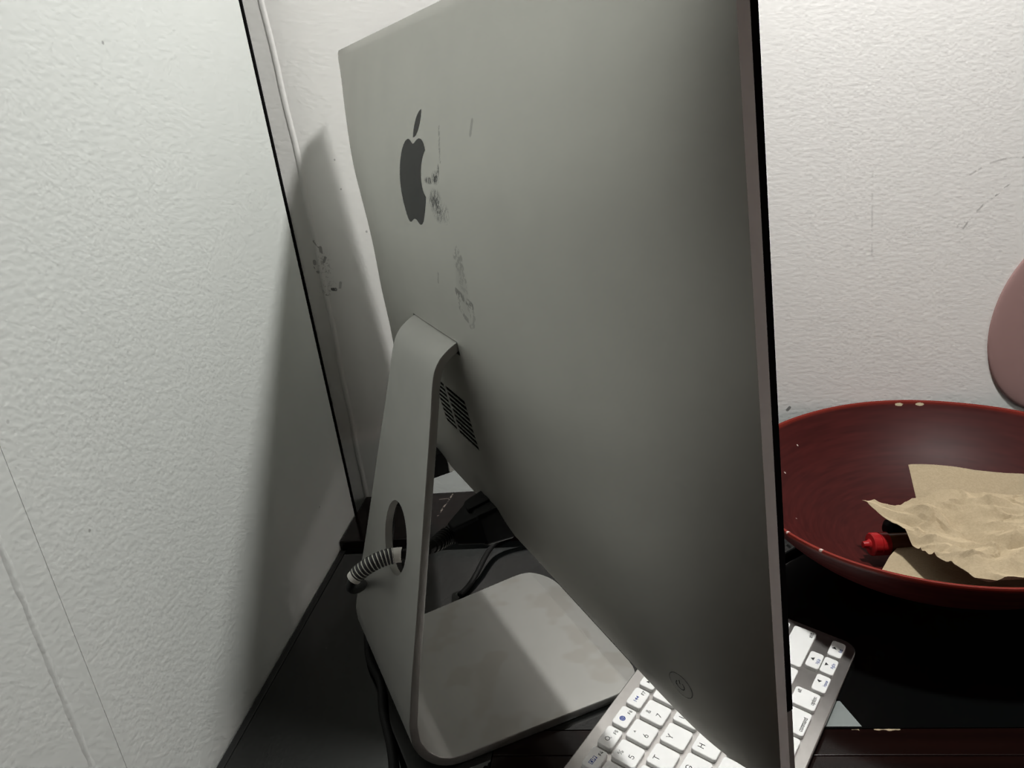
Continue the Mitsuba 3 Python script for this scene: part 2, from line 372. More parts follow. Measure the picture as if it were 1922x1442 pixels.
# ventilation slots, two columns
slots = []
for col, (al, ar) in enumerate([(A0 + .0445, A0 + .0205), (A0 + .0170, A0 - .0215)]):
    for i in range(9):
        b = .1180 - i * .0043
        slots.append(affinity.translate(sbox(ar + .0008, b - .0011, al - .0008, b + .0011).buffer(.0004, 4), 0, 0))
cut = [to_man(body_prism(s, -.08, -.030)) for s in slots]
stand_slot = sbox(A0 - .0452, .1585, A0 + .0452, .1674)
cut.append(to_man(body_prism(stand_slot, -.08, -.028)))
shell_c = shell_m
if shell_m.status() == m3.Error.NoError:
    for q in cut: shell_c = shell_c - q
full = from_man(shell_c)
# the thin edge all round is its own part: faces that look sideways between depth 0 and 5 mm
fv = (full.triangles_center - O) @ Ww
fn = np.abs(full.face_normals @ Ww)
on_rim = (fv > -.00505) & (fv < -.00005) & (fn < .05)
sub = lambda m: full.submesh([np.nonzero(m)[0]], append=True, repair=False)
add('desktop_computer__back_shell', sub(~on_rim), 'm_back_shell', 24, 'silver aluminium back shell with dark smudges')
mat('m_rim_lit', (.88, .89, .87), rough=.55, metallic=.2)  # same aluminium, coloured paler to stand for light along the edge
add('desktop_computer__rim', sub(on_rim), 'm_rim_lit', 24, 'thin metal edge, coloured paler for the light it catches')
for i, s in enumerate(slots):
    c = s.centroid
    dd = float(dome(c.x, c.y))
    add(nm('desktop_computer__vent_slot', i), body_prism(s, -dd + .0006, -dd + .0016), 'm_void', False)
add('desktop_computer__stand_opening', body_prism(stand_slot.buffer(-.0002), -.0295, -.0282), 'm_void', False)

# front glass and thin black gasket seen along the near edge
def rr_poly(x0, y0, x1, y1, r): return sbox(x0 + r, y0 + r, x1 - r, y1 - r).buffer(r, 10)
def glass_poly(i, low): return rr_poly(-HALF + i, low, HALF - i, HB - i, .0125 - i).union(sbox(-HALF + i, low, HALF - i, HB / 2))
add('desktop_computer__screen_glass', body_prism(glass_poly(.0014, .0385), .0001, .0032), 'm_screen_glass', False, 'black glossy front glass')
add('desktop_computer__chin', body_prism(rr_poly(-HALF + .0003, .0003, HALF - .0003, .0381, .0045).union(sbox(-HALF + .0003, .02, HALF - .0003, .0381)), .0001, .0030), 'm_stand', False)
add('desktop_computer__bezel_edge', body_prism(glass_poly(.0003, .0385).difference(glass_poly(.0013, .0398)), .0001, .0033), 'm_bezel', False, 'matt black edge of the front glass')

# emblem: apple outline with a bite and a leaf
APPLE = "M12.152 6.896c-.948 0-2.415-1.078-3.96-1.04-2.04.027-3.91 1.183-4.961 3.014-2.117 3.675-.546 9.103 1.519 12.09 1.013 1.454 2.208 3.09 3.792 3.039 1.52-.065 2.09-.987 3.935-.987 1.831 0 2.35.987 3.96.948 1.637-.026 2.676-1.48 3.676-2.948 1.156-1.688 1.636-3.325 1.662-3.415-.039-.013-3.182-1.221-3.22-4.857-.026-3.04 2.48-4.494 2.597-4.559-1.429-2.09-3.623-2.324-4.39-2.376-2-.156-3.675 1.09-4.61 1.09z"
LEAF = "M15.53 3.83c.843-1.012 1.4-2.427 1.245-3.83-1.207.052-2.662.805-3.532 1.818-.78.896-1.454 2.338-1.273 3.714 1.338.104 2.715-.688 3.559-1.701z"
import re
def svg_poly(path, n=14):
    tok = re.findall(r'[Mcz]|-?\d*\.?\d+', path); pts = []; i = 0; cur = np.zeros(2); mode = None
    while i < len(tok):
        t = tok[i]
        if t in 'Mcz': mode = t; i += 1; continue
        if mode == 'M':
            cur = np.array([float(tok[i]), float(tok[i + 1])]); pts.append(cur); i += 2
        else:
            q = [cur + [float(tok[i + 2 * k]), float(tok[i + 2 * k + 1])] for k in range(3)]
            for s in np.linspace(0, 1, n + 1)[1:]:
                pts.append((1 - s) ** 3 * cur + 3 * (1 - s) ** 2 * s * q[0] + 3 * (1 - s) * s * s * q[1] + s ** 3 * q[2])
            cur = q[2]; i += 6
    return Polygon(np.array(pts)).buffer(0)
ap, lf = svg_poly(APPLE), svg_poly(LEAF)
S = .0645 / 24.0
EMB_A, EMB_B = A0 + .0010, .2665
def dome_inlay(poly, lift, cell=.0022):
    """thin plate over a polygon in (a, b) that follows the curved back"""
    x0, y0, x1, y1 = poly.bounds
    V, F = [], []
    for i in range(int((x1 - x0) / cell) + 1):
        for j in range(int((y1 - y0) / cell) + 1):
            piece = poly.intersection(sbox(x0 + i * cell, y0 + j * cell, x0 + (i + 1) * cell, y0 + (j + 1) * cell))
            for g in getattr(piece, 'geoms', [piece]):
                if g.geom_type != 'Polygon' or g.area < 1e-11: continue
                v, f = trimesh.creation.triangulate_polygon(g, engine='earcut')
                F.append(np.asarray(f) + sum(len(q) for q in V)); V.append(np.asarray(v))
    V, F = np.vstack(V), np.vstack(F)
    m = trimesh.Trimesh(np.c_[V, np.zeros(len(V))], F, process=False); m.merge_vertices()
    p2 = np.asarray(m.vertices)[:, :2]
    return trimesh.Trimesh(on_dome(p2[:, 0], p2[:, 1], lift), m.faces, process=False)
for i, poly in enumerate((ap, lf)):
    # seen from behind: svg x to the right is -a, svg y down is -b
    P = affinity.affine_transform(poly, [-S, 0, 0, -S, EMB_A + 12 * S, EMB_B + 12 * S])
    add(nm('desktop_computer__emblem', i), dome_inlay(P, .00015), 'm_emblem', True, ['dark apple-shaped emblem with a bite', 'dark leaf of the apple emblem'][i])

# power button at the lower near corner: round key in a fine groove, power symbol on it
PB = (-.2214, .0337)
def ring_poly(r0, r1, a0=0, a1=360):
    th = np.radians(np.linspace(a0, a1, 48))
    if a1 - a0 >= 360: return Point(0, 0).buffer(r1, 24).difference(Point(0, 0).buffer(r0, 24))
    return Polygon(np.vstack([np.c_[r1 * np.cos(th), r1 * np.sin(th)], np.c_[r0 * np.cos(th[::-1]), r0 * np.sin(th[::-1])]]))
at_b = lambda g: affinity.translate(g, *PB)
mat('m_groove', (.16, .16, .15), rough=.5, metallic=.5)
mat('m_symbol', (.035, .035, .035), rough=.5)
add('desktop_computer__power_button', dome_inlay(at_b(Point(0, 0).buffer(.0066, 24)), .0002, .003), 'm_stand', True, 'round power button')
add('desktop_computer__power_button__groove', dome_inlay(at_b(ring_poly(.0066, .0071)), .0001, .003), 'm_groove', True)
add('desktop_computer__power_button__symbol', dome_inlay(at_b(ring_poly(.0022, .0027, 125, 415).union(sbox(-.0003, .0008, .0003, .0033))), .00035, .002), 'm_symbol', True, 'dark power symbol')

# stand: one bent sheet, neck and foot, with a round cable hole
out = np.array([(-.046, .2747), (-.0530, .2722), (-.0585, .2692), (-.0635, .2653), (-.0680, .2590), (-.0717, .2490), (-.0752, .2363), (-.0927, .1767), (-.1110, .1144), (-.1295, .0514), (-.1322, .0400), (-.1326, .0300), (-.1300, .0200), (-.1250, .0115), (-.1180, .0050), (-.1090, .0012), (-.0980, .0002), (-.06, .0002), (0, .0002), (.0395, .0002)])
tt = np.r_[0, np.cumsum(np.linalg.norm(np.diff(out, axis=0), axis=1))]
ss = np.unique(np.r_[np.linspace(0, .05, 26), np.linspace(.05, .24, 30), np.linspace(.24, .34, 44), np.linspace(.34, tt[-1] - .034, 20), tt[-1] - .034 * (1 - np.linspace(0, 1, 22) ** .55)])
prof = np.c_[PI(tt, out[:, 0])(ss), PI(tt, out[:, 1])(ss)]
tg = np.gradient(prof, axis=0); tg /= np.linalg.norm(tg, axis=1, keepdims=True)
nrm = np.c_[-tg[:, 1], tg[:, 0]]                       # towards the inside of the bend
if nrm[60] @ np.array([1, 0]) < 0: nrm = -nrm
thick = np.interp(ss, [0, .20, .27, .33, tt[-1] - .016, tt[-1]], [.0052, .0052, .0058, .0066, .0058, .0014])
inn = prof + nrm * thick[:, None]
inn[:, 1] = np.maximum(inn[:, 1], prof[:, 1] if False else inn[:, 1])
half = np.interp(ss, [0, .03, .255, .31, tt[-1]], [.0437, .0440, .0745, .0785, .0885])
R_ = .031
dist_end = tt[-1] - ss
half = half - np.where(dist_end < R_, R_ - np.sqrt(np.maximum(R_ ** 2 - (R_ - dist_end) ** 2, 0)), 0)
half = np.maximum(half, .004)
UC = .0040
uoff = np.interp(ss, [0, .25, tt[-1]], [A0, .003, .0055])
ch = .0007
rows = []
for i in range(len(ss)):
    h, c = half[i], min(ch, thick[i] * .3)
    o_, i_ = prof[i], inn[i]; nn_ = nrm[i]
    pts = [(o_ + nn_ * c, -h), (o_, -h + c), (o_, h - c), (o_ + nn_ * c, h), (i_ - nn_ * c, h), (i_, h - c), (i_, -h + c), (i_ - nn_ * c, -h)]
    rows.append(np.array([stand_pt(q[0], u + uoff[i], q[1]) for q, u in pts]))
V = np.vstack(rows); K = 8; F = []
for i in range(len(ss) - 1):
    for j in range(K):
        k2 = (j + 1) % K
        F += [[i * K + j, i * K + k2, (i + 1) * K + k2], [i * K + j, (i + 1) * K + k2, (i + 1) * K + j]]
for j in range(1, K - 1):
    F += [[0, j + 1, j], [(len(ss) - 1) * K, (len(ss) - 1) * K + j, (len(ss) - 1) * K + j + 1]]
st = trimesh.Trimesh(V, F, process=False)
if st.volume < 0: st.invert()
stm = to_man(st, False)
hole = trimesh.creation.cylinder(.0252, .05, sections=72)
sl = np.array([-.0752 + .1295, .2363 - .0514]); sl /= np.linalg.norm(sl)
hx, hy_, hz_ = U, Nn * sl[0] + Z * sl[1], None
hn = np.cross(U, hy_)
HM = np.eye(4); HM[:3, 0], HM[:3, 1], HM[:3, 2], HM[:3, 3] = U, hy_, hn, stand_pt(-.1045, -.004, .1375)
hole.apply_transform(HM)
if stm.status() == m3.Error.NoError:
    st = from_man(stm - to_man(hole))
add('desktop_computer__stand', st, 'm_stand', 24, 'bent silver aluminium stand with a round cable hole')
tag('desktop_computer', 'large silver all-in-one desktop computer seen from behind, standing on the black glass desk', 'computer')

# ---------------------------------------------------------------- power cord: plug, strain relief, cable, striped sleeve
P0 = body_pt(.0125, .0130, -.021)
wdir = -Ww + .03 * U - .10 * Z; wdir /= np.linalg.norm(wdir)
side_u = np.cross(wdir, Z); side_u /= np.linalg.norm(side_u); upd = np.cross(side_u, wdir)
def plug_ring(t, hw, hh, r):
    c = P0 + wdir * t
    return [m3.Manifold.sphere(r, 16).translate(list(c + sx * side_u * (hw - r) + sz * upd * (hh - r))) for sx in (-1, 1) for sz in (-1, 1)]
pl = m3.Manifold.hull(m3.Manifold.compose(plug_ring(.001, .0178, .0150, .003) + plug_ring(.018, .0160, .0135, .004)))
pl = pl + m3.Manifold.hull(m3.Manifold.compose(plug_ring(.016, .0160, .0135, .004) + plug_ring(.036, .0080, .0078, .004)))
pl = pl + m3.Manifold.hull(m3.Manifold.compose(plug_ring(.004, .0040, .0162, .001) + plug_ring(.022, .0030, .0148, .001)))
add('power_cord__plug', from_man(pl), 'm_black_plastic', 30)
H1 = P0 + wdir * .044; H2 = stand_pt(-.0780, .000, .1195)
path = [P0 + wdir * .034, H1, H2, stand_pt(-.090, -.002, .1208), stand_pt(-.1016, -.003, .1223), stand_pt(-.1100, -.0015, .1229)]
nrel = 150
add('power_cord__strain_relief', tube(path[:4], lambda t: (.0068 - .0026 * t) * (1 + .10 * np.sign(np.sin(t * 62))), 16, nrel), 'm_black_rubber', 20)
sleeve = [stand_pt(-.1020, -.003, .1223), stand_pt(-.1144, 0, .1226), stand_pt(-.1219, .001, .1211), stand_pt(-.1297, .003, .1174), stand_pt(-.1364, .0055, .1116)]
def sleeve_color(p, n, uv):
    f = mi.Float(uv.x)
    s = dr.abs(f * 15.5 - dr.floor(f * 15.5) - .5)
    white = dr.maximum(1 - smoothstep(.12, .17, s), dr.maximum(smoothstep(.905, .91, f), 1 - smoothstep(.145, .15, f)))
    return mix((.035, .035, .035), (.80, .77, .72), white)
def sleeve_mesh(n=140, sides=20):
    m = tube(sleeve, lambda t: .0052 + .0005 * (np.abs((t * 15.5) % 1 - .5) > .2) * ((t > .15) & (t < .9)), sides, n, caps=False)
    uv = np.repeat(np.linspace(0, 1, n), sides)
    return m, np.c_[uv, uv * 0]
mat('m_sleeve', proc(sleeve_color), rough=.5)
sm, suv = sleeve_mesh()
add('power_cord__striped_sleeve', sm, 'm_sleeve', True, 'black and white striped spiral sleeve', uv=suv)
cab = [stand_pt(-.1355, .0050, .1122), stand_pt(-.1393, .0070, .1059), stand_pt(-.1387, .0100, .1017), stand_pt(-.1356, .0140, .0975), stand_pt(-.1318, .0200, .0940), stand_pt(-.1285, .0300, .0891),
       stand_pt(-.1275, .0450, .0799), stand_pt(-.1270, .0620, .0697), stand_pt(-.1240, .0800, .0582), stand_pt(-.1220, .0900, .0350), stand_pt(-.1260, .085, .0120), stand_pt(-.1310, .070, .0042), stand_pt(-.1330, .045, .0042), np.array([.1166, -.289, .0042]), np.array([.1255, -.3145, .0042]), np.array([.1370, -.340, .0042]), np.array([.1488, -.3700, .0042]), np.array([.156, -.45, .0042]), np.array([.125, -.53, .0042]), np.array([.060, -.575, .0042]), np.array([.030, -.60, .0042])]
add('power_cord__cable', tube(path[3:] , .0036, 12, 30), 'm_black_rubber', True)
add('power_cord__cable_001', tube(cab, .0033, 12, 200), 'm_black_rubber', True)
tag('power_cord', 'black power cord from the computer threaded through the hole in its stand', 'power cord')

# data plug on the far side with its cord
Q0 = body_pt(.1400, .0060, -.0185)
d1 = -Ww
ux = np.cross(d1, Z); ux /= np.linalg.norm(ux)
def blk(t0, t1, hw, hh, r=.0009):
    return m3.Manifold.hull(m3.Manifold.compose([m3.Manifold.sphere(r, 10).translate(list(Q0 + d1 * t + sx * ux * (hw - r) + sz * Z * (hh - r))) for t in (t0, t1) for sx in (-1, 1) for sz in (-1, 1)]))
add('data_cable__plug', from_man(blk(.001, .034, .0085, .0105)), 'm_black_plastic', 30)
mat('m_steel', (.6, .6, .58), rough=.3, metallic=1.0)
add('data_cable__ferrule', from_man(blk(-.001, .003, .0098, .0095, .001)), 'm_steel', 30, 'thin bright metal rim')
e = Q0 + d1 * .033
dc = [e, e + d1 * .006 - Z * .002, e + d1 * .009 - Z * .010, stand_pt(-.0780, .098, .108), stand_pt(-.0920, .066, .1310), stand_pt(-.0930, .060, .1164), stand_pt(-.0967, .060, .1011), stand_pt(-.1020, .064, .070), stand_pt(-.095, .075, .02), stand_pt(-.08, .10, .0032), np.array([.10, -.10 - .04, .0032]), np.array([.085, -.105, .0032])]
add('data_cable__cord', tube(dc, .0022, 10, 120), 'm_black_rubber', True)
tag('data_cable', 'short black plug and cord hanging behind the neck of the computer stand', 'cable')

# black cord lying on the glass behind the stand and running under the bowl
zc = .0026
cc = [(.1580, -.1810, zc), (.1631, -.1702, zc), (.1714, -.1398, .006), (.1818, -.1051, .0085), (.1930, -.0935, .0112), (.225, -.0850, .0112), (.29, -.088, .0110), (.345, -.120, zc + .003), (.385, -.165, zc), (.415, -.162, zc), (.4388, -.1428, zc), (.4602, -.1261, zc), (.490, -.104, zc), (.522, -.070, .0032)]
add('loose_cord', tube(cc, .0025, 10, 150), 'm_black_rubber', True, 'thin black cord lying on the glass and running under the red bowl', 'cord')

# ---------------------------------------------------------------- keyboard
KY, KT, KZ, KP = -.50666, .13188, .01144, .019
KO = np.array([.41013, -.33433, KZ])
c_, s_ = math.cos(KY), math.sin(KY)
KR = np.array([-s_, c_, 0]); KUP = np.array([-c_, -s_, 0]); KE = math.cos(KT) * KUP + math.sin(KT) * Z; KN = np.cross(KR, KE)
def kb_tf(i, j, h=0.0):
    m = np.eye(4); m[:3, 0], m[:3, 1], m[:3, 2] = KR, KE, KN
    m[:3, 3] = KO + KP * (i - 10) * KR + KP * j * KE + h * KN
    return m
def kb_mesh(mesh, i, j, h=0.0):
    mesh = mesh.copy(); mesh.apply_transform(kb_tf(i, j, h)); return mesh
def alu_kb(p, n, uv):
    return mix((.44, .425, .41), (.47, .455, .44), fbm(p.x * 300, p.y * 300, 0.0, octaves=2))
mat('m_keyboard', proc(alu_kb), rough=.33, metallic=.92)
mat('m_key', (.80, .81, .80), rough=.45, spec=.4)
mat('m_print', (.015, .015, .017), rough=.6)
mat('m_print_blue', (.02, .045, .22), rough=.6)
TOP = -.0030      # plate surface below the key tops
W0, W1, J0, J1 = -.32, 14.84, -.86, 5.50
def rrect(w, h, r): return sbox(-w / 2 + r, -h / 2 + r, w / 2 - r, h / 2 - r).buffer(r, 6)
def chamfered(poly_fn, z0, z1, c):
    """solid with a chamfered top edge"""
    lo = m3.CrossSection([np.asarray(poly_fn(0).exterior.coords)[:-1]]).extrude(max(z1 - z0 - c, 1e-5)).translate([0, 0, z0])
    pts = [np.c_[np.asarray(poly_fn(0).exterior.coords)[:-1], np.full(len(poly_fn(0).exterior.coords) - 1, z)] for z in (z0, z1 - c)]
    q = poly_fn(c); pts.append(np.c_[np.asarray(q.exterior.coords)[:-1], np.full(len(q.exterior.coords) - 1, z1)])
    return from_man(m3.Manifold.hull_points(np.vstack(pts)))
pw, ph = (W1 - W0) * KP, (J1 - J0) * KP
plate = chamfered(lambda c: rrect(pw - 2 * c, ph - 2 * c, .0095), TOP - .0042, TOP, .0006)
add('keyboard__top_plate', kb_mesh(plate, (W0 + W1) / 2, (J0 + J1) / 2), 'm_keyboard', 30, 'silver metal top plate')
# white plastic underside and battery barrel that prop up the back
under = chamfered(lambda c: rrect(pw - .002, ph - .002, .0088), TOP - .0060, TOP - .0041, .0005)
mat('m_kb_under', (.62, .62, .60), rough=.5)
add('keyboard__underside', kb_mesh(under, (W0 + W1) / 2, (J0 + J1) / 2), 'm_kb_under', 30, 'white plastic underside')
lo = KO + KP * J1 * KE
barz = .0068
bar = trimesh.creation.cylinder(.0068, pw - .004, sections=32)
BM = np.eye(4); BM[:3, 0], BM[:3, 1], BM[:3, 2] = KE, KN, KR
ctr = KO + KP * ((W0 + W1) / 2 - 10) * KR + KP * (J1 - .42) * KE; ctr = np.array([ctr[0], ctr[1], .0075])
BM[:3, 3] = ctr; bar.apply_transform(BM)
add('keyboard__battery_barrel', bar, 'm_kb_under', 30)

cap_cache = {}
def cap(w, h):
    k = (round(w, 4), round(h, 4))
    if k not in cap_cache: cap_cache[k] = chamfered(lambda c: rrect(w - 2 * c, h - 2 * c, .0019 - c * .5), TOP + .0001, 0, .00035)
    return cap_cache[k]
text_cache = {}
def text(s, h, bold=False):
    k = (s, h, bold)
    if k not in text_cache:
        m = meshkit.text_mesh(s, h, .00006, bold)
        text_cache[k] = m
    return text_cache[k].copy()
def centre(m):
    b = m.bounds; m.apply_translation((-(b[0][0] + b[1][0]) / 2, -(b[0][1] + b[1][1]) / 2, 0)); return m
def flat(poly, depth=.00006):
    gs = [g for g in getattr(poly, 'geoms', [poly])]
    return trimesh.util.concatenate([trimesh.creation.extrude_polygon(g, depth, engine='earcut') for g in gs])
tri = lambda s: Polygon([(-s, -s * .62), (s, -s * .62), (0, s * .72)])
ICON = {
    'mag': Point(0, .0003).buffer(.0012, 14).difference(Point(0, .0003).buffer(.00088, 14)).union(Polygon([(.0007, -.0005), (.0009, -.0003), (.0017, -.0012), (.0015, -.0014)])),
    'globe': Point(0, 0).buffer(.0015, 20).difference(sbox(-.0011, -.00006, .0011, .00006)).difference(Point(0, 0).buffer(.00095, 14).difference(Point(0, 0).buffer(.00085, 14))),
    'prev': affinity.rotate(tri(.0009), 90).union(affinity.translate(affinity.rotate(tri(.0009), 90), .0014, 0)).union(sbox(-.0015, -.0009, -.0012, .0009)),
    'play': affinity.translate(affinity.rotate(tri(.0010), -90), -.0008, 0).union(sbox(.0005, -.0010, .0009, .0010)).union(sbox(.0013, -.0010, .0017, .0010)),
    'next': affinity.rotate(tri(.0009), -90).union(affinity.translate(affinity.rotate(tri(.0009), -90), -.0014, 0)).union(sbox(.0008, -.0009, .0011, .0009)),
    'photo': sbox(-.0022, -.0011, .0004, .0011).difference(sbox(-.0019, -.0008, .0001, .0008)).union(Point(-.0009, 0).buffer(.0006, 10)).union(sbox(.0011, -.0009, .00135, .0009)).union(sbox(.0011, .0006, .0025, .0009)).union(sbox(.00225, -.0009, .0025, .0009)).union(Point(.0009, -.0009).buffer(.0004, 8)).union(Point(.0021, -.0009).buffer(.0004, 8)),
    'up': tri(.0013), 'down': affinity.rotate(tri(.0013), 180), 'left': affinity.rotate(tri(.0013), 90), 'right': affinity.rotate(tri(.0013), -90),
    'sun': Point(0, 0).buffer(.0007, 12).union(Polygon([(.0016 * math.cos(t) if q % 2 == 0 else .0009 * math.cos(t), .0016 * math.sin(t) if q % 2 == 0 else .0009 * math.sin(t)) for q, t in enumerate(np.linspace(0, 2 * math.pi, 17)[:-1])])),
    'box': sbox(-.0013, -.001, .0013, .001).difference(sbox(-.001, -.0007, .001, .0007)),
    'spk': Polygon([(-.0011, -.0004), (-.0005, -.0004), (.0002, -.0010), (.0002, .0010), (-.0005, .0004), (-.0011, .0004)]),
}
GAP = .155
keys = []     # (i, j, width units, height units, [(kind, text, di, dj, size, material, anchor)])
def L(s, di, dj, h, col='m_print'): return ('t', s, di, dj, h, col)
def I(s, di, dj, col='m_print'): return ('i', s, di, dj, 0, col)
fk = [('esc', .6, 1.2)] + [(f'F{k}', .70 + k * 1.005, 1.0) for k in range(1, 13)] + [('eject', 13.87, 1.26)]
ficon = {'F1': 'sun', 'F2': 'sun', 'F3': 'box', 'F4': 'photo', 'F5': 'mag', 'F6': 'globe', 'F7': 'prev', 'F8': 'play', 'F9': 'next', 'F10': 'spk', 'F11': 'spk', 'F12': 'spk'}
for s, i, w in fk:
    leg = [L(s, .27 if s[0] == 'F' else -.15, -.07, .0021)] if s != 'eject' else [I('up', 0, 0)]
    if s in ficon: leg.append(I(ficon[s], -.10, .02, 'm_print_blue' if s in ('F4', 'F6', 'F7') else 'm_print'))
    keys.append((i, 4.79, w, .62, leg))
for k, (a, b) in enumerate(zip('~!@#$%^&*()_+', "`1234567890-=")):
    keys.append((k + .5, 4, 1, 1, [L(a, -.11, .22, .0031), L(b, -.07, -.16, .0036)]))
keys.append((13.75, 4, 1.5, 1, [L('delete', .25, -.25, .0024)]))
keys.append((.75, 3, 1.5, 1, [L('tab', -.3, -.25, .0024)]))
for k, a in enumerate('QWERTYUIOP'): keys.append((2.0 + k, 3, 1, 1, [L(a, -.14, .17, .0039)]))
for k, (a, b) in enumerate(zip('{}|', '[]\\')): keys.append((12.0 + k, 3, 1, 1, [L(a, -.11, .2, .0028), L(b, -.1, -.2, .0028)]))
keys.append((.875, 2, 1.75, 1, [L('caps lock', -.2, -.25, .0024)]))
for k, a in enumerate('ASDFGHJKL'): keys.append((2.25 + k, 2, 1, 1, [L(a, -.14, .17, .0039)]))
for k, (a, b) in enumerate(zip(':"', ";'")): keys.append((11.25 + k, 2, 1, 1, [L(a, -.11, .2, .0028), L(b, -.1, -.2, .0028)]))
keys.append((13.625, 2, 1.75, 1, [L('return', .35, -.25, .0024)]))
keys.append((1.125, 1, 2.25, 1, [L('shift', -.6, -.25, .0024)]))
for k, a in enumerate('ZXCVBNM'): keys.append((2.75 + k, 1, 1, 1, [L(a, -.14, .17, .0039)]))
for k, (a, b) in enumerate(zip('<>?', ',./')): keys.append((9.75 + k, 1, 1, 1, [L(a, -.11, .2, .0028), L(b, -.08, -.2, .0028)]))
keys.append((13.375, 1, 2.25, 1, [L('shift', .82, -.27, .0024)]))
keys += [(.5, 0, 1, 1, [L('fn', -.1, -.25, .0024)]), (1.5, 0, 1, 1, [L('control', 0, -.25, .0022)]), (2.5, 0, 1, 1, [L('alt', -.22, .28, .0024), L('option', 0, -.27, .0024)]),
         (3.625, 0, 1.25, 1, [L('command', 0, -.25, .0024)]), (6.75, 0, 5, 1, []), (9.875, 0, 1.25, 1, [L('command', -.05, -.28, .0024)]),
         (11.0, 0, 1, 1, [L('alt', .22, .27, .0024), L('option', .03, -.29, .0024)]),
         (12, -.26, 1, .56, [I('left', .05, .08), L('Home', .05, -.14, .0019, 'm_print_blue')]), (13, -.26, 1, .56, [I('down', .02, .08), L('PgDn', .05, -.14, .0019, 'm_print_blue')]),
         (14, -.26, 1, .56, [I('right', .02, .08), L('End', -.02, -.15, .0019, 'm_print_blue')]), (13, .26, 1, .56, [I('up', .02, .08), L('PgUp', -.02, -.14, .0019, 'm_print_blue')])]
scene_key_plain = {}
for k, (i, j, w, h, leg) in enumerate(keys):
    kw, kh = (w - GAP) * KP, (h - (GAP if h > .7 else .075)) * KP
    kk = nm('keyboard__key', k)
    add(kk, kb_mesh(cap(kw, kh), i, j), 'm_key', 30)
    for q, (kind, s, di, dj, size, col) in enumerate(leg):
        m = centre(text(s, size, len(s) > 1 and size < .003)) if kind == 't' else flat(affinity.scale(ICON[s], 1.3, 1.3, origin=(0, 0)))
        if kind == 't' and len(s) > 2: m.apply_scale((.82, 1, 1))
        add(kk + '__' + nm('legend', q), kb_mesh(m, i + di, j + dj, -.00001), col, False)
for key in list(labels):
    pass
tag('keyboard', 'white-keyed silver wireless keyboard lying askew under the computer screen', 'keyboard')

mat('m_pale_patch', (.20, .225, .22), rough=.5)  # added flat plate standing in for a patch seen through the glass
cd_ = trimesh.creation.extrude_polygon(Polygon([(.4250, -.3085), (.4436, -.3092), (.4513, -.3314), (.4180, -.3312)]), .0005, engine='earcut'); cd_.apply_translation((0, 0, .0001))
add('pale_patch', cd_, 'm_pale_patch', False, 'pale grey plate added on the glass for a pale patch beside the keyboard', 'pale_patch')

# ---------------------------------------------------------------- bowl
BC = np.array([.5566, -.1556, 0.0])
def bowl_color(p, n, uv):
    x, y = p.x - BC[0], p.y - BC[1]
    r = dr.sqrt(x * x + y * y)
    ang = dr.atan2(y, x)
    streak = fbm(r * 420, ang * 5, 2.0, octaves=3)
    c = mix((.034, .0048, .0046), (.060, .0080, .0070), streak)
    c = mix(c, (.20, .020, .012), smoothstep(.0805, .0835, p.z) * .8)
    nick = mi.Float(0)
    for a, dz in ((1.452, 0.0), (1.330, 0.0)):
        nick = dr.maximum(nick, 1 - smoothstep(.75, 1.0, dr.sqrt(dr.square((ang - a) / .026) + dr.square((p.z - .0812) / .0016)) + .4 * (fbm(ang * 150, p.z * 700, 1.0, octaves=2) - .5)))
    sp = mi.Float(0)
    for a, z, s in ((2.26, .0650, .0010), (2.55, .055, .0010), (2.75, .0530, .0006), (2.80, .0545, .0005), (2.70, .0555, .0005), (3.0, .040, .0005), (-2.42, .0840, .0016), (-2.62, .0840, .0012)):
        sp = dr.maximum(sp, 1 - smoothstep(s * .5, s, dr.sqrt(dr.square((ang - a) * r) + dr.square(p.z - z))))
    c = mix(c, (.46, .40, .27), nick)
    return mix(c, (.6, .5, .45), sp * .8)
mat('m_bowl', proc(bowl_color), rough=.46, spec=.16)
RB_, HB_ = .1487, .090
inner = [(0, .0145), (.03, .0150), (.052, .0180), (.075, .0255), (.097, .0375), (.115, .0510), (.130, .0665), (.1405, .0800), (.1458, .0882)]
rim = [(.1465, .0897), (.1478, .0905), (.1490, .0902), (.1494, .0890)]
FR_, FZ_ = .1512 / .1487, .0845 / .0905
outer = [(.1455, .0815), (.134, .0655), (.119, .0490), (.101, .0350), (.080, .0225), (.060, .0130), (.050, .0095), (.049, .0030), (.047, .0003), (0, .0003)]
inner = [(r * FR_, z * FZ_) for r, z in inner]; rim = [(r * FR_, z * FZ_) for r, z in rim]; outer = [(r * FR_, z * FZ_) for r, z in outer]
pr = np.array(inner + rim + outer); tq = np.r_[0, np.cumsum(np.linalg.norm(np.diff(pr, axis=0), axis=1))]
tn = np.unique(np.r_[np.linspace(0, tq[-1], 160), tq])
pr2 = np.c_[PI(tq, pr[:, 0])(tn), PI(tq, pr[:, 1])(tn)]
bm = lathe(pr2, 160)
v = np.asarray(bm.vertices)
hand = (meshkit.noise(np.c_[np.cos(np.arctan2(v[:, 1], v[:, 0])) * 2.2, np.sin(np.arctan2(v[:, 1], v[:, 0])) * 2.2, v[:, 2] * 0]) - .5) * .0012
bm.vertices = v + np.c_[v[:, :2] * (hand[:, None] * 4), hand * np.clip(v[:, 2] / .09, 0, 1)] + BC
add('bowl', bm, 'm_bowl', 40, 'wide dark red lacquered bowl with two pale nicks in its back rim', 'bowl')

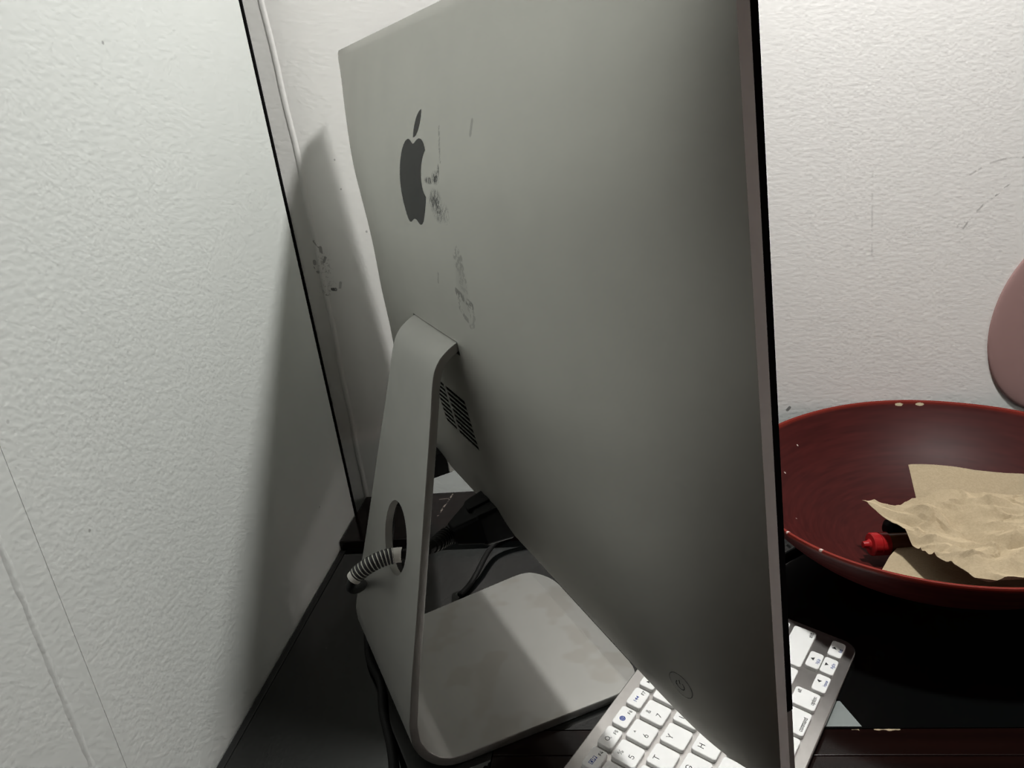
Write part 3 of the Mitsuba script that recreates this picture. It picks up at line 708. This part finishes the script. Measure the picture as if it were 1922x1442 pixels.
# ---------------------------------------------------------------- paper napkins in the bowl
def paper(p, n, uv):
    f = fbm(p.x * 900, p.y * 900, p.z * 900, octaves=3)
    return mix((.335, .268, .172), (.44, .36, .245), f)
def paper_bump(p, n, uv): return noise(p.x * 1500, p.y * 1500, p.z * 1500)
mat('m_paper', proc(paper), rough=.9, spec=.1, bump=proc(paper_bump, eps=3e-4), bump_scale=6e-5)
def bowl_z(r): return np.interp(r, [q[0] for q in inner], [q[1] for q in inner])

def sheet(outline, zfun, cell=.0022, thick=.0005):
    """a paper sheet over an outline in (x, y), at height zfun(x, y), thick enough to be solid"""
    poly = Polygon(outline).buffer(.0004).buffer(-.0004)
    from scipy.spatial import Delaunay
    x0, y0, x1, y1 = poly.bounds
    gx, gy = np.meshgrid(np.arange(x0, x1, cell), np.arange(y0, y1, cell))
    inside = [(a, b) for a, b in zip(gx.ravel() + (gy.ravel() // cell % 2) * cell / 2, gy.ravel()) if poly.buffer(-cell * .6).contains(Point(a, b))]
    ring = poly.exterior; m = max(int(ring.length / cell), 8)
    edge = [ring.interpolate(t * ring.length / m).coords[0] for t in range(m)]
    P = np.array(edge + inside)
    D = Delaunay(P); tri_ = [t for t in D.simplices if poly.buffer(1e-5).contains(Point(*P[t].mean(0)))]
    tri_ = np.array(tri_)
    v = P[tri_]; e1, e2 = v[:, 1] - v[:, 0], v[:, 2] - v[:, 0]; area = e1[:, 0] * e2[:, 1] - e1[:, 1] * e2[:, 0]
    tri_[area < 0] = tri_[area < 0][:, ::-1]
    z = zfun(P[:, 0], P[:, 1])
    top = np.c_[P, z]; bot = np.c_[P, z - thick]
    n = len(P); side = []
    for i in range(m):
        j = (i + 1) % m
        side += [[i, n + j, j], [i, n + i, n + j]]
    return trimesh.Trimesh(np.vstack([top, bot]), np.vstack([tri_, tri_[:, ::-1] + n, side]), process=False)

def rbf(pts, smooth=0.0):
    from scipy.interpolate import RBFInterpolator
    pts = np.array(pts)
    f = RBFInterpolator(pts[:, :2], pts[:, 2], kernel='linear', smoothing=smooth)
    return lambda x, y: f(np.c_[np.ravel(x), np.ravel(y)]).reshape(np.shape(x))
def crease(x, y, segs):
    """sharp folds: (x0, y0, x1, y1, height, width)"""
    z = np.zeros_like(x)
    for x0, y0, x1, y1, h, w in segs:
        dx, dy = x1 - x0, y1 - y0; l2 = dx * dx + dy * dy
        t = np.clip(((x - x0) * dx + (y - y0) * dy) / l2, 0, 1)
        d = np.hypot(x - x0 - t * dx, y - y0 - t * dy)
        z = z + h * np.maximum(0, 1 - d / w) * np.sin(np.pi * np.clip(t, .08, .92))
    return z
# flat folded one underneath, its corner peeping out at the front
zl = lambda x, y: np.maximum(.0400 + .10 * (-(y + .2213)) * .45 + 0 * x - .25 * np.maximum(y + .20, 0), bowl_z(np.hypot(x - BC[0], y - BC[1])) + .0012)
add('paper_napkin', sheet([(.4960, -.2190), (.5210, -.1780), (.5480, -.1500), (.6100, -.1800), (.5850, -.2500), (.5560, -.2640), (.5260, -.2450)], zl, thick=.0016), 'm_paper', 25,
    'folded brown paper napkin lying flat underneath in the bowl, its straight left edge showing', 'napkin', 'brown paper napkins in the bowl')
# smooth sheet behind, leaning up the far side of the bowl
zb = lambda x, y: np.maximum(.0440 + .42 * (y + .150) + .004 * np.sin((x - .54) * 45), bowl_z(np.hypot(x - BC[0], y - BC[1])) + .0015)
add('paper_napkin_001', sheet([(.5455, -.1560), (.5520, -.1030), (.5780, -.1080), (.6020, -.1115), (.6370, -.1120), (.6640, -.1160), (.6640, -.1700), (.5900, -.1780)], zb), 'm_paper', 25,
    'smooth brown paper napkin standing up at the back of the bowl', 'napkin', 'brown paper napkins in the bowl')
# crumpled one on top
ctrl = [(.4990, -.1570, .0640), (.5043, -.1694, .0610), (.5142, -.1888, .0605), (.5213, -.2291, .0620), (.5320, -.2524, .0660), (.5326, -.2834, .0740), (.5574, -.2922, .0800),
        (.5167, -.1555, .0600), (.5292, -.1550, .0585), (.5405, -.1475, .0610), (.5491, -.1500, .0600), (.5769, -.1461, .0580), (.6004, -.1500, .0600), (.6300, -.1600, .0620), (.6450, -.2000, .0650), (.6250, -.2500, .072), (.6000, -.2850, .080),
        (.5300, -.1750, .0600), (.5450, -.1800, .0680), (.5600, -.1900, .0600), (.5400, -.2050, .0610), (.5600, -.2250, .0665), (.5800, -.1800, .0655), (.5850, -.2200, .0630), (.5500, -.2500, .0680), (.6000, -.2400, .0720), (.6100, -.2000, .0650)]
zc0 = rbf(ctrl, 1e-4)
crs = [(.5000, -.1600, .5380, -.1850, .0020, .007), (.5310, -.1600, .5520, -.2050, .0035, .008), (.5400, -.1720, .5480, -.2100, -.0030, .006), (.5520, -.1700, .5760, -.1660, .0035, .006),
       (.5760, -.1660, .6050, -.1780, .0040, .007), (.5560, -.1980, .5700, -.2350, -.0030, .010), (.5700, -.1950, .6000, -.2050, .0025, .007), (.5650, -.2450, .6000, -.2050, .0045, .010),
       (.5550, -.2550, .5950, -.2300, -.0030, .010), (.5190, -.2050, .5400, -.2200, .0022, .006), (.5350, -.2200, .5420, -.2620, .0030, .007), (.5480, -.2800, .5800, -.2500, .0035, .009), (.5150, -.1750, .5350, -.2000, -.0018, .006)]
from scipy.interpolate import LinearNDInterpolator
fr = np.random.default_rng(11)
fp = np.array([(a + fr.uniform(-.009, .009), b + fr.uniform(-.009, .009)) for a in np.arange(.46, .70, .0200) for b in np.arange(-.32, -.11, .0200)])
facet = LinearNDInterpolator(fp, fr.normal(0, 1, len(fp)))
fp2 = np.array([(a + fr.uniform(-.003, .003), b + fr.uniform(-.003, .003)) for a in np.arange(.46, .70, .0062) for b in np.arange(-.32, -.11, .0062)])
facet2 = LinearNDInterpolator(fp2, fr.normal(0, 1, len(fp2)))
def zt(x, y):
    edge = np.clip((np.minimum.reduce([np.hypot(x - a, y - b) for a, b in ((.4990, -.1570), (.5043, -.1694))]) - .004) / .02, 0, 1)
    z = zc0(x, y) + 1.8 * crease(x, y, crs) + edge * (.0027 * facet(x, y) + .0003 * facet2(x, y))
    z = z + 0.0015 * (meshkit.fbm(np.c_[x * 55, y * 55, 0 * x], 3, 3) - .5)
    d = np.abs(meshkit.noise(np.c_[x * 60 + 5, y * 60, 0 * x]) - .5)
    return np.maximum(z + .0022 * np.maximum(0, .12 - d) / .12, bowl_z(np.hypot(x - BC[0], y - BC[1])) + .002)
add('paper_napkin_002', sheet([(.4990, -.1570), (.5100, -.1545), (.5167, -.1565), (.5230, -.1580), (.5292, -.1550), (.5340, -.1500), (.5405, -.1475), (.5491, -.1500), (.5620, -.1430), (.5769, -.1461), (.6004, -.1500), (.6300, -.1600), (.6450, -.2000), (.6250, -.2500), (.6050, -.2800), (.5700, -.2900), (.5450, -.2870), (.5326, -.2815),
                               (.5290, -.2620), (.5240, -.2460), (.5205, -.2280), (.5175, -.2080), (.5142, -.1888), (.5080, -.1760), (.5043, -.1694)], zt, cell=.0015), 'm_paper', 9,
    'crumpled brown paper napkin on top in the red bowl', 'napkin', 'brown paper napkins in the bowl')

# glue tube with red cap and black marker half under the napkins
mat('m_red_cap', (.35, .012, .014), rough=.28, spec=.5)
mat('m_amber', (.11, .045, .020), rough=.25, spec=.5)
GA_ = np.array([.4945, -.1775, .0355]); GB_ = np.array([.5600, -.1660, .0290])
gd = (GB_ - GA_) / np.linalg.norm(GB_ - GA_)
def along(prof, a, dvec, n=32):
    m = lathe(prof, n); z = dvec; x = np.cross(z, [0, 0, 1.0]); x /= np.linalg.norm(x); y = np.cross(z, x)
    mm = np.eye(4); mm[:3, 0], mm[:3, 1], mm[:3, 2], mm[:3, 3] = x, y, z, a
    m.apply_transform(mm); return m
add('glue_tube__cap', along([(0, 0), (.0025, 0), (.0032, .004), (.0045, .0055), (.0085, .0060), (.0092, .0068), (.0092, .0120), (.0086, .0122), (.0086, .0128), (.0092, .0130), (.0092, .0195), (0, .0195)], GA_, gd), 'm_red_cap', 30, 'red ribbed cap with a small nozzle')
add('glue_tube__body', along([(0, .019), (.0078, .019), (.0080, .022), (.0080, .060), (.0070, .064), (0, .064)], GA_, gd), 'm_amber', 30, 'brown body')
tag('glue_tube', 'small brown tube with red cap lying in the bowl, half under the napkins', 'tube')
KA = np.array([.5160, -.1600, .0380]); kd = np.array([1.0, .25, -.10]); kd /= np.linalg.norm(kd)
add('marker_pen', along([(0, 0), (.0040, .0004), (.0075, .0030), (.0080, .0060), (.0080, .0700), (.0070, .0720), (0, .0720)], KA, kd), 'm_black_plastic', 30, 'black rounded pen end behind the red cap, half hidden by the crumpled napkin', 'pen')

# ---------------------------------------------------------------- pink oval shape in place of an unidentified pink patch on the wall
mat('m_pink', (.37, .235, .225), rough=.95, spec=.1)
th = np.linspace(0, np.pi / 2, 20)
prof = [(0.0, .005)] + [(math.sin(t) ** .6, .005 * math.cos(t) ** .5) for t in th[1:-1]] + [(1.0, 0.0)]
oval_mesh = lathe(prof, 80)
v = np.asarray(oval_mesh.vertices).copy()
zz_ = v[:, 1]
egg = 1 - .10 * zz_ * 1.0
oval_mesh.vertices = np.c_[.7150 + v[:, 0] * .0622 * egg, -v[:, 2] - .0002, .1465 + zz_ * .0875]
oval_mesh.invert()
add('pink_oval', oval_mesh, 'm_pink', 60, 'dusty pink oval shape added on the white wall at the right edge, above the bowl', 'wall pad')
